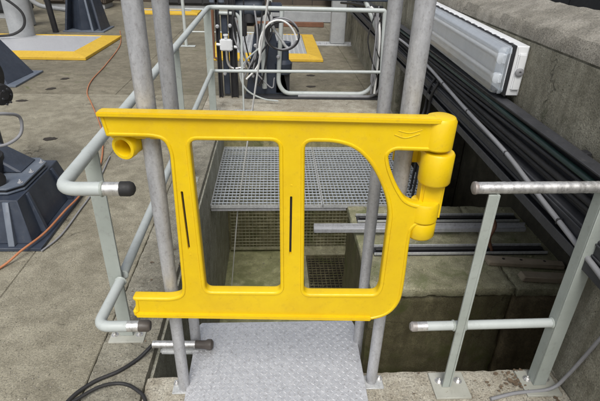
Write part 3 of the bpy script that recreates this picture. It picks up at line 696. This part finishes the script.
# ================================================================== LAMP FIXTURE
LT = R(0)
lf = thing('strip_light', 'white weatherproof strip light with dusty clear cover on the right parapet wall', 'lamp', tuple(wp(0, .97, 0)), -WA)
lf.rotation_euler[0] = R(1.3)
def rr_prof(x0, z0, x1, z1, r, n=4, front_only=True):
    P = round_loop([(x1, z0), (x1, z1), (x0, z1), (x0, z0)], [.004, .004, r, r], n); return P
def extr_y(bm, P, y0, y1, endr=0):
    if area(P) < 0: P = P[::-1]
    c = sum(P, Vector((0, 0)))/len(P); st = [(y0, 0)]
    if endr: st = [(y0+endr*(1-math.sin(R(90*k/6))), endr*(1-math.cos(R(90*k/6)))) for k in range(6, -1, -1)]
    st += [(y1-endr*(1-math.sin(R(90*k/6))), endr*(1-math.cos(R(90*k/6)))) for k in range(7)] if endr else [(y1, 0)]
    rows = [[bm.verts.new((q.x, y, q.y)) for q in (offset(P, d) if d else P)] for y, d in st]
    for r0, r1 in zip(rows, rows[1:]):
        for k in range(len(P)): bm.faces.new((r0[k], r0[(k+1) % len(P)], r1[(k+1) % len(P)], r1[k]))
    bm.faces.new(rows[0]); bm.faces.new(rows[-1][::-1]); return bm
LZ0, LZ1, LL = .985, 1.235, 1.78
b = B(); extr_y(b, rr_prof(-.070, LZ0, -.004, LZ1, .006), 0, LL, .006)
for s in (0, 1):   # stepped end lugs
    y = -.012 if s == 0 else LL+.012
    box(b, -.055, min(y, y+.02*(1 if s == 0 else -1)), LZ0+.03, -.012, max(y, y+.02*(1 if s == 0 else -1)), LZ1-.035, .006, seg=2)
obj('housing', b, 'white', lf)
b = B(); extr_y(b, rr_prof(-.081, LZ0-.003, -.0705, LZ1+.003, .01), -.003, LL+.003, .002); obj('gasket', b, 'black', lf)
b = B(); extr_y(b, rr_prof(-.0855, LZ0+.012, -.0815, LZ1-.012, .004), .02, LL-.02, .002); obj('reflector', b, 'lampgrey', lf)
b = B(); extr_y(b, rr_prof(-.150, LZ0+.004, -.0816, LZ1-.004, .062, 9), .004, LL-.004, .035); obj('cover', b, 'clear', lf)
for z in (LZ0+.075, LZ1-.075):
    b = B(); tube(b, [(-.112, .07, z), (-.112, LL-.07, z)], .013, 14); obj('lamp_tube', b, 'white', lf)
    b = B(); lathe(b, (-.112, .045, z), (0, 1, 0), [(0, .014), (.004, .026), (.034, .026), (.040, .016)], 20); box(b, -.112, .044, z-.024, -.087, .084, z+.024, .004); obj('lamp_holder', b, 'white', lf)
b = B()
obj('clip', box(B(), -.086, .06, LZ1+.0035, -.060, .075, LZ1+.007, .001), 'white', lf)
for k in range(1, 15):
    obj('clip', box(B(), -.086, .06+.113*k, LZ1+.0035, -.060, .075+.113*k, LZ1+.007, .001), 'white', lf)
b = B(); lathe(b, (-.034, -.012, LZ0+.125), (0, -1, 0), [(0, .021), (.008, .021), (.011, .017), (.011, .007), (.004, .006), (.004, 0)], 22); obj('entry_plug', b, 'greycable', lf)

# ================================================================== MACHINES ON THE LEFT
def pedestal(loc, rotz, W, D, H, lab, topw=.5, flange=None, mat='slate', grp=None):
    r = thing('machine_stand', lab, 'machine', loc, rotz, grp)
    obj('base_plate', box(B(), -W/2, -D/2, .002, W/2, D/2, .024, .002), mat, r)
    hw, hd = W*topw/2, D*topw/2; iw, idd = W/2-.07, D/2-.05
    hz = flange or H
    b = B(); hexa(b, [(-iw, -idd, .0245), (iw, -idd, .0245), (iw, idd, .0245), (-iw, idd, .0245)], [(-hw, -hd, hz), (hw, -hd, hz), (hw, hd, hz), (-hw, hd, hz)], .004)
    obj('skirt', b, mat, r)
    for sx in (-1, 0, 1):       # gusset strips on the front slope
        b = B(); x = sx*iw*.72; xt = sx*hw*.8
        hexa(b, [(x-.018, -idd-.035, .025), (x+.018, -idd-.035, .025), (x+.018, -idd+.01, .025), (x-.018, -idd+.01, .025)], [(xt-.018, -hd-.012, hz-.01), (xt+.018, -hd-.012, hz-.01), (xt+.018, -hd+.01, hz-.01), (xt-.018, -hd+.01, hz-.01)], .002)
        obj('gusset', b, 'slate_pale', r)
    for sy in (-1, 1):          # and on the right slope
        b = B(); y = sy*idd*.6; yt = sy*hd*.6
        hexa(b, [(iw-.01, y-.015, .025), (iw+.035, y-.015, .025), (iw+.035, y+.015, .025), (iw-.01, y+.015, .025)], [(hw-.01, yt-.015, hz-.01), (hw+.012, yt-.015, hz-.01), (hw+.012, yt+.015, hz-.01), (hw-.01, yt+.015, hz-.01)], .002)
        obj('gusset', b, mat, r)
    return r, hw, hd, hz
st, hw, hd, hz = pedestal((-1.83, 2.80, 0), 0, .90, .82, .30, 'large slate blue machine stand with black ring at the left edge, nearest', .72, .285)
b = B(); ch = .07
oc = lambda w_, d_: [(-w_, -d_+ch), (-w_+ch, -d_), (w_-ch, -d_), (w_, -d_+ch), (w_, d_-ch), (w_-ch, d_), (-w_+ch, d_), (-w_, d_-ch)]
prism(b, oc(.315, .235), .290, .302, .002); prism(b, oc(.315, .235), .318, .330, .002); obj('flange', b, 'slate_pale', st)
b = B(); prism(b, oc(.305, .225), .3025, .3175); obj('ring_gasket', b, 'black', st)
b = B(); hexa(b, [(-.28, -.02, .331), (.24, -.02, .331), (.24, .20, .331), (-.28, .20, .331)], [(-.26, .0, .60), (.0, .0, .50), (.0, .17, .50), (-.26, .17, .60)], .01); obj('body', b, 'slate', st)
b = B(); lathe(b, (-.06, -.02, .335), (0, 0, 1), [(0, .19), (.05, .20), (.10, .19), (.15, .13), (.22, .11)], 26); obj('gear_housing', b, 'black', st)
b = B(); lathe(b, (.14, -.17, .36), (.9, -.45, .15), [(-.1, .035), (.03, .035), (.035, .05), (.06, .05), (.065, .02)], 18); obj('drain_plug', b, 'rubber', st)
for x, y in ((.29, -.15), (.29, 0), (.29, .15), (.15, -.215), (0, -.215), (-.15, -.215)):
    b = B(); bolt(b, x, y, .331, .009); obj('bolt', b, 'galv', st)
cable('hose', [(-1.68, 2.70, .74), (-1.60, 2.80, .715), (-1.575, 2.90, .66), (-1.585, 2.88, .56), (-1.64, 2.80, .52), (-1.72, 2.72, .53)], .010, 'greycable', 'grey flexible hose curling from the nearest machine', 'hose')
mo = thing('motor', 'black gear motor with round end boss projecting in at the left edge', 'motor', (-1.965, 3.25, .60))
b = B(); lathe(b, (0, 0, .22), (1, -.15, -.05), [(-.3, .15), (.0, .16), (.06, .16), (.10, .12), (.11, 0)], 26); obj('casing', b, 'black', mo)
b = B(); lathe(b, (.13, -.10, .14), (1, -.55, 0), [(0, .07), (.08, .07), (.085, .064), (.10, .064), (.105, .03), (.11, .03), (.11, 0)], 26); obj('end_boss', b, 'rubber', mo)
b = B(); lathe(b, (-.04, 0, -.6), (0, 0, 1), [(0, .12), (.02, .12), (.02, .07), (.64, .07), (.66, .10), (.68, .10)], 20); obj('pedestal', b, 'slate', mo)
for k in range(6):
    b = B(); an = R(60*k); lathe(b, (.246, -.166+.05*math.cos(an)-.0, .135+.05*math.sin(an)), (1, -.55, 0), [(-.004, .007), (.006, .007)], 6); obj('bolt', b, 'tray', mo)

def aframe(loc, s, lab, grp=None, pale=True):
    r = thing('machine_stand', lab, 'machine', loc, 0, grp)
    obj('base_plate', box(B(), -.36*s, -.34*s, .002, .40*s, .34*s, .026, .002), 'slate_pale', r)
    for sx, nm_ in ((-1, 'side_plate'), (1, 'side_plate')):
        b = B(); hexa(b, [(sx*.32*s-.02, -.28*s, .0265), (sx*.32*s+.02, -.28*s, .0265), (sx*.32*s+.02, .28*s, .0265), (sx*.32*s-.02, .28*s, .0265)], [(sx*.15*s-.02, -.15*s, 1.0*s), (sx*.15*s+.02, -.15*s, 1.0*s), (sx*.15*s+.02, .15*s, 1.0*s), (sx*.15*s-.02, .15*s, 1.0*s)], .003); obj(nm_, b, 'slate', r)
    b = B(); hexa(b, [(-.30*s, .0, .0265), (-.04*s, -.26*s, .0265), (.30*s, 0, .0265), (.04*s, .26*s, .0265)], [(-.14*s, 0, 1.0*s), (0, -.10*s, 1.0*s), (.14*s, 0, 1.0*s), (0, .10*s, 1.0*s)], .003); obj('core', b, 'slate', r)
    b = B(); hexa(b, [(.17*s, -.32*s, .0265), (.21*s, -.32*s, .0265), (.21*s, -.1*s, .0265), (.17*s, -.1*s, .0265)], [(.03*s, -.14*s, .98*s), (.06*s, -.14*s, .98*s), (.06*s, -.06*s, .98*s), (.03*s, -.06*s, .98*s)], .002); obj('gusset', b, 'slate_pale', r)
    obj('head_plate', box(B(), -.22*s, -.22*s, 1.001*s, .22*s, .22*s, 1.03*s, .003), 'slate_pale', r)
    b = B(); lathe(b, (0, 0, 1.031*s), (0, 0, 1), [(0, .16*s), (.35*s, .16*s), (.4*s, .1*s), (.8*s, .1*s)], 20); obj('gearbox', b, 'black', r)
aframe((-3.78, 10.35, 0), 1.05, 'slate blue A-shaped machine stand behind the left yellow edged plate')
# wedge shaped stand at left edge
wd = thing('machine_stand', 'slate blue wedge shaped stand at the left edge before the yellow edged plate', 'machine', (-3.60, 6.35, 0))
obj('base_plate', box(B(), -.5, -.40, .002, .42, .40, .024, .002), 'slate_pale', wd)
b = B(); hexa(b, [(-.45, -.34, .0245), (.30, -.34, .0245), (.34, .30, .0245), (-.45, .30, .0245)], [(-.40, -.16, .62), (-.03, -.16, .62), (-.03, .16, .62), (-.40, .16, .62)], .004); obj('body', b, 'slate', wd)
b = B(); box(b, -.46, -.22, .6205, .02, .22, .645, .003); obj('head_plate', b, 'slate_pale', wd)
b = B(); lathe(b, (-.22, 0, .6455), (0, 0, 1), [(0, .13), (.25, .13), (.28, .08)], 20); obj('gearbox', b, 'black', wd)
# column, posts, pipes
cl = thing('column', 'thick off-white round column with black foot ring at the top left', 'column', (-4.52, 9.15, 0))
b = B(); lathe(b, (0, 0, .06), (0, 0, 1), [(0, .21), (2.6, .21)], 30); obj('shaft', b, 'column', cl)
b = B(); lathe(b, (0, 0, .0), (0, 0, 1), [(0, .25), (.055, .25), (.059, .215)], 30); obj('foot_ring', b, 'black', cl)
cable('looped_cable', [(-4.75, 8.75, .85), (-4.50, 8.80, .72), (-4.30, 8.85, .50), (-4.32, 8.85, .28), (-4.50, 8.8, .15), (-4.75, 8.75, .12)], .022, 'rubber', 'black cable looping in front of the off-white column')
b = B(); tube(b, [(-4.27, 9.95, .0), (-4.38, 9.95, 1.6)], .055, 12); tag(obj('steel_post', b, 'black'), 'slim black steel post behind the left yellow edged plate', 'post')
b = B(); tube(b, bendpath([(-5.0, 10.6, 1.4), (-4.95, 10.6, .42), (-4.2, 10.8, .30), (-3.7, 10.9, .30)], [.3, .1]), .045, 12); tag(obj('pipe', b, 'column'), 'pale bent pipe behind the column at top left', 'pipe')
b = B(); box(b, -5.3, 10.5, 0, -5.0, 10.8, .85, .02); tag(obj('cabinet', b, 'column'), 'small pale grey cabinet standing behind the column', 'cabinet')
for i, (x, y, w_, h, m_) in enumerate(((-6.4, 12.0, 1.4, 1.3, 'black'), (-2.2, 14.2, 2.0, 1.5, 'darkwall'), (-5.2, 14.0, 1.6, 1.2, 'brownwall'))):
    r = thing('machine_cabinet', ('dark machine housing in the far left corner', 'wide dark machine housing behind the far yellow kerb', 'brown machine housing against the rear wall')[i], 'machine', (x, y, 0))
    obj('body', box(B(), -w_/2, -.4, .12, w_/2, .4, h, .03, seg=2), m_, r)
    obj('plinth', box(B(), -w_/2+.05, -.35, 0, w_/2-.05, .35, .12, .005), 'column', r)
    for k in range(3): obj('door', box(B(), -w_/2+.06+k*(w_-.1)/3, -.425, .18, -w_/2+.03+(k+1)*(w_-.1)/3, -.401, h-.08, .004), m_, r)

def yellow_plate(x0, y0, x1, y1, bw, h, lab, ribs=True):
    r = thing('cover_plate', lab, 'cover plate', (x0, y0, 0)); X, Y = x1-x0, y1-y0
    O = [(0, 0), (X, 0), (X, Y), (0, Y)]; I = [(bw, bw), (X-bw, bw), (X-bw, Y-bw), (bw, Y-bw)]; T_ = .03
    for k in range(4):
        a_, b_ = O[k], O[(k+1) % 4]; c_, d_ = I[(k+1) % 4], I[k]
        b = B(); hexa(b, [(*a_, .003), (*b_, .003), (*c_, .003), (*d_, .003)], [(*a_, h*.55), (*b_, h*.55), (*c_, h), (*d_, h)], .004); obj('edge_ramp', b, 'yelpaint', r)
    b = B(); box(b, bw+.004, bw+.004, .003, X-bw-.004, Y-bw-.004, h-.012, 0); obj('deck', b, 'plate' if not ribs else 'column', r)
    if ribs:
        n = int((X-2*bw)/.075); b = B()
        for k in range(n): box(b, bw+.02+k*.075, bw+.01, h-.012, bw+.05+k*.075, Y-bw-.01, h-.002, 0)
        obj('rib', b, 'steelpale', r, smooth=False, kind='stuff')
    return r
yellow_plate(-6.6, 7.50, -2.86, 9.45, .26, .085, 'large grey cover plate with yellow ramp edges at the top left', ribs=False)
yellow_plate(-1.05, 7.62, .80, 9.95, .24, .085, 'ribbed cover plate with yellow ramp edges behind the far railing')
yellow_plate(-3.6, 12.75, -1.9, 13.5, .2, .08, 'far yellow edged kerb plate at the back of the yard', ribs=False)
# far rail behind
fr = thing('guardrail', 'thin far guardrail of pale posts in front of the far yellow kerb', 'railing', (-1.54, 8.75, 0))
for dx in (0, 1.5):
    b = B(); tube(b, [(dx, 0, .01), (dx, 0, 1.1)], .028, 12); obj('post', b, 'rail', fr)
    b = B(); box(b, dx-.16, -.06, .002, dx+.16, .06, .014, .002); obj('base_plate', b, 'rail', fr)
for z in (1.08, .62, .25):
    b = B(); tube(b, [(.03, 0, z), (1.47, 0, z)], .014 if z < 1 else .024, 12); obj('rail', b, 'rail', fr)
# steel column on flange at the rear
sc = thing('steel_column', 'grey square steel column on a bolted foot plate behind the far railing', 'column', (1.20, 9.15, 0))
obj('shaft', box(B(), -.13, -.10, .03, .13, .10, 2.6, .012, seg=2), 'column', sc)
obj('foot_plate', box(B(), -.42, -.16, .002, .30, .16, .028, .003), 'steelpale', sc)
for x in (-.34, -.22, .24):
    b = B(); bolt(b, x, -.1, .028, .02, .02); obj('bolt', b, 'galv', sc)

# ================================================================== PIPEWORK FRAME BEHIND THE FAR RAIL
pf = thing('pipework_rack', 'black channel and pale pipe frame with slate panel behind the far railing', 'pipework', (0, 5.62, 0))
for x, wd_ in ((-.645, .045), (-.50, .085), (1.33, .13)):
    b = B(); box(b, x, 0, .01, x+wd_, .05, 1.12 if x < 1 else .86, .003); box(b, x, -.03, .01, x+.012, -.0005, 1.12 if x < 1 else .86, .001); box(b, x+wd_-.012, -.03, .01, x+wd_, -.0005, 1.12 if x < 1 else .86, .001)
    obj('upright', b, 'black', pf)
b = B(); box(b, -.36, -.06, .005, 1.30, .05, .030, .002); obj('base_channel', b, 'tray', pf)
b = B(); tube(b, bendpath([(.10, -.02, 1.02), (.06, -.02, .15), (.16, -.02, .065), (1.10, -.02, .065), (1.225, -.02, .18), (1.225, -.02, .74), (1.05, .10, 1.10)], [.1, .05, .08, .09, .1]), .026, 14); obj('pipe', b, 'rail', pf)
b = B(); tube(b, bendpath([(.30, -.045, .040), (1.20, -.045, .040), (1.285, -.045, .12), (1.285, -.045, .85)], [.07, .06]), .018, 12); obj('cable', b, 'greycable', pf)
b = B(); hexa(b, [(-.33, .06, .03), (.19, .06, .03), (.19, .16, .03), (-.33, .16, .03)], [(-.22, .06, .74), (.02, .06, .74), (.02, .16, .74), (-.22, .16, .74)], .004); obj('panel', b, 'slate', pf)
b = B(); tube(b, [(-.125, .0, .85), (-.10, 0, .12)], .030, 12); obj('pipe', b, 'rail', pf)
b = B(); tube(b, bendpath([(-.60, .0, .955), (-.50, 0, .955), (-.38, 0, .95), (-.36, 0, .30)], [.03, .07]), .020, 12); obj('pipe', b, 'rail', pf)
b = B(); tube(b, [(-.675, .03, 1.0), (-.69, .03, .47), (-.62, .02, .44)], .018, 10); obj('pipe', b, 'rust', pf)
b = B(); box(b, -.60, -.085, .56, -.46, -.035, .69, .012, seg=2); tube(b, [(-.64, -.06, .63), (-.40, -.06, .60)], .016, 10); lathe(b, (-.53, -.06, .69), (0, 0, 1), [(0, .02), (.03, .02), (.035, .03), (.05, .03)], 12); obj('valve', b, 'white', pf)
b = B(); tube(b, smoothpath([(-.53, -.06, .56), (-.52, -.05, .42), (-.46, -.05, .36), (-.33, -.04, .37), (-.33, 0, .30)], 6), .014, 10); obj('pipe', b, 'chrome', pf)
b = B(); lathe(b, (-.30, .25, 1.02), (1, 0, .1), [(-.14, .02), (-.14, .13), (.14, .15), (.2, .12), (.21, .03)], 22); obj('pump', b, 'slate_pale', pf)
b = B(); lathe(b, (-.28, .22, .80), (0, 0, 1), [(0, .06), (.04, .10), (.14, .08)], 20); obj('pump_base', b, 'black', pf)
for k, (x, z, s, m_) in enumerate(((-.12, .78, .09, 'black'), (.02, 1.02, .08, 'slate'), (.5, 1.22, .12, 'black'), (-.62, 1.10, .08, 'slate_pale'))):
    b = B(); box(b, x-s, .0, z-s*.6, x+s, .12, z+s*.6, .012, seg=2); obj('junction_box', b, m_, pf)
b = B(); box(b, -.66, .06, 1.10, 1.4, .16, 1.18, .006); obj('header_beam', b, 'slate', pf)
for x0, x1, z0, z1, y, m_ in ((-.585, -.515, .03, .95, .03, 'slate'), (1.235, 1.33, .05, .85, .02, 'rubber'), (.03, .20, .04, .34, .06, 'black'), (-.40, -.30, .70, .86, .06, 'black'), (-.02, .10, .80, .92, .03, 'black'), (.30, 1.1, .0, .045, .07, 'black')):
    b = B(); box(b, x0, y, z0, x1, y+.06, z1, .008, seg=2); obj('equipment_box', b, m_, pf)
b = B(); lathe(b, (.12, .10, .28), (0, 0, 1), [(0, .10), (.12, .11), (.16, .07), (.3, .065), (.32, .09), (.36, .09)], 20); obj('motor_body', b, 'slate', pf)
for i, (x, z) in enumerate(((-.62, .82), (-.48, .83), (-.56, .30), (-.20, .62), (.06, .50))):
    b = B(); lathe(b, (x, -.035, z), (0, -1, 0), [(0, .02), (.02, .022), (.03, .012), (.045, .012)], 12); obj('gland', b, 'galv', pf)
def tangle(n, x0, x1, z0, z1, y, mats):
    for i in range(n):
        a_, c_ = random.uniform(x0, x1), random.uniform(x0, x1); zt, zb = random.uniform(z1-.1, z1), random.uniform(z0, z0+.25)
        m1 = random.uniform(-.08, .08)
        b = B(); tube(b, smoothpath([(a_, y-5.62, zt+.15), (a_+m1, y-.03-5.62, (zt+zb)/2+.1), (c_-m1, y-.05-5.62, zb), (c_+.03, y-.02-5.62, zb+.1)], 6), random.choice((.006, .008, .010)), 8); obj('cable', b, mats[i % len(mats)], pf)
tangle(9, -.45, .0, .15, .98, 5.58, ('rubber', 'black', 'greycable'))
tangle(5, 1.08, 1.30, .10, .95, 5.50, ('rubber', 'greycable'))
# cables looping over the frame
def arc(cx, cz, rx, rz, a0, a1, y, n=12, dy=0): return [(cx+rx*math.cos(R(a0+(a1-a0)*k/n)), y+dy*k/n, cz+rz*math.sin(R(a0+(a1-a0)*k/n))) for k in range(n+1)]
cable('coiled_hose', arc(.09, .79, .185, .165, 150, 500, 5.36, 18, -.05), .010, 'greycable', 'grey hose coil hanging behind the far railing', 'hose', n=3)
cable('coiled_hose', arc(.11, .77, .175, .150, 20, 370, 5.30, 18, .03), .009, 'rubber', 'black hose coil hanging behind the far railing', 'hose', n=3)
cable('coiled_hose', arc(.06, .64, .21, .30, 20, 200, 5.26, 12, .0)+[(-.19, 5.3, .42), (-.30, 5.32, .30)], .010, 'rope', 'white hose arching down from the coil behind the far railing', 'hose', n=3)
cable('hanging_cable', [(-.40, 5.33, .95), (-.34, 5.33, .70), (-.30, 5.33, .50), (-.335, 5.33, .44), (-.37, 5.33, .52)], .008, 'greycable', 'white looped cable hanging left of the slate panel', n=5)
cable('hanging_cable', [(-.12, 5.35, .66), (-.30, 5.35, .50), (-.37, 5.35, .34), (-.30, 5.35, .17), (-.12, 5.35, .07), (.06, 5.36, .04)], .010, 'rail', 'white curved cable sweeping in front of the slate panel', n=5)
cable('hanging_cable', [(-.02, 5.36, .98), (.0, 5.36, .86), (.08, 5.36, .74), (.16, 5.36, .64), (.22, 5.36, .66)], .016, 'steelpale', 'short silver hose inside the coils behind the far railing', n=5)
for i, (x, ln) in enumerate(((1.14, .5), (1.18, .55), (1.24, .62))):
    cable('hanging_cable', [(x-.10, 5.52+.02*i, 1.06), (x-.02, 5.52+.02*i, .98), (x+.02, 5.5, .80), (x+.035, 5.5, .50), (x+.03, 5.5, .10)], .014, ('greycable', 'rope', 'rubber')[i], ('grey cable dropping down the right end of the pipe frame', 'white cable dropping down the right end of the pipe frame', 'black cable dropping down the right end of the pipe frame')[i], n=5)
cable('floor_cable', [(1.5, 6.0, 1.0), (1.3, 6.6, .95), (1.2, 7.4, .9), (1.15, 8.5, .8)], .02, 'rubber', 'dark cable strung along the far parapet')
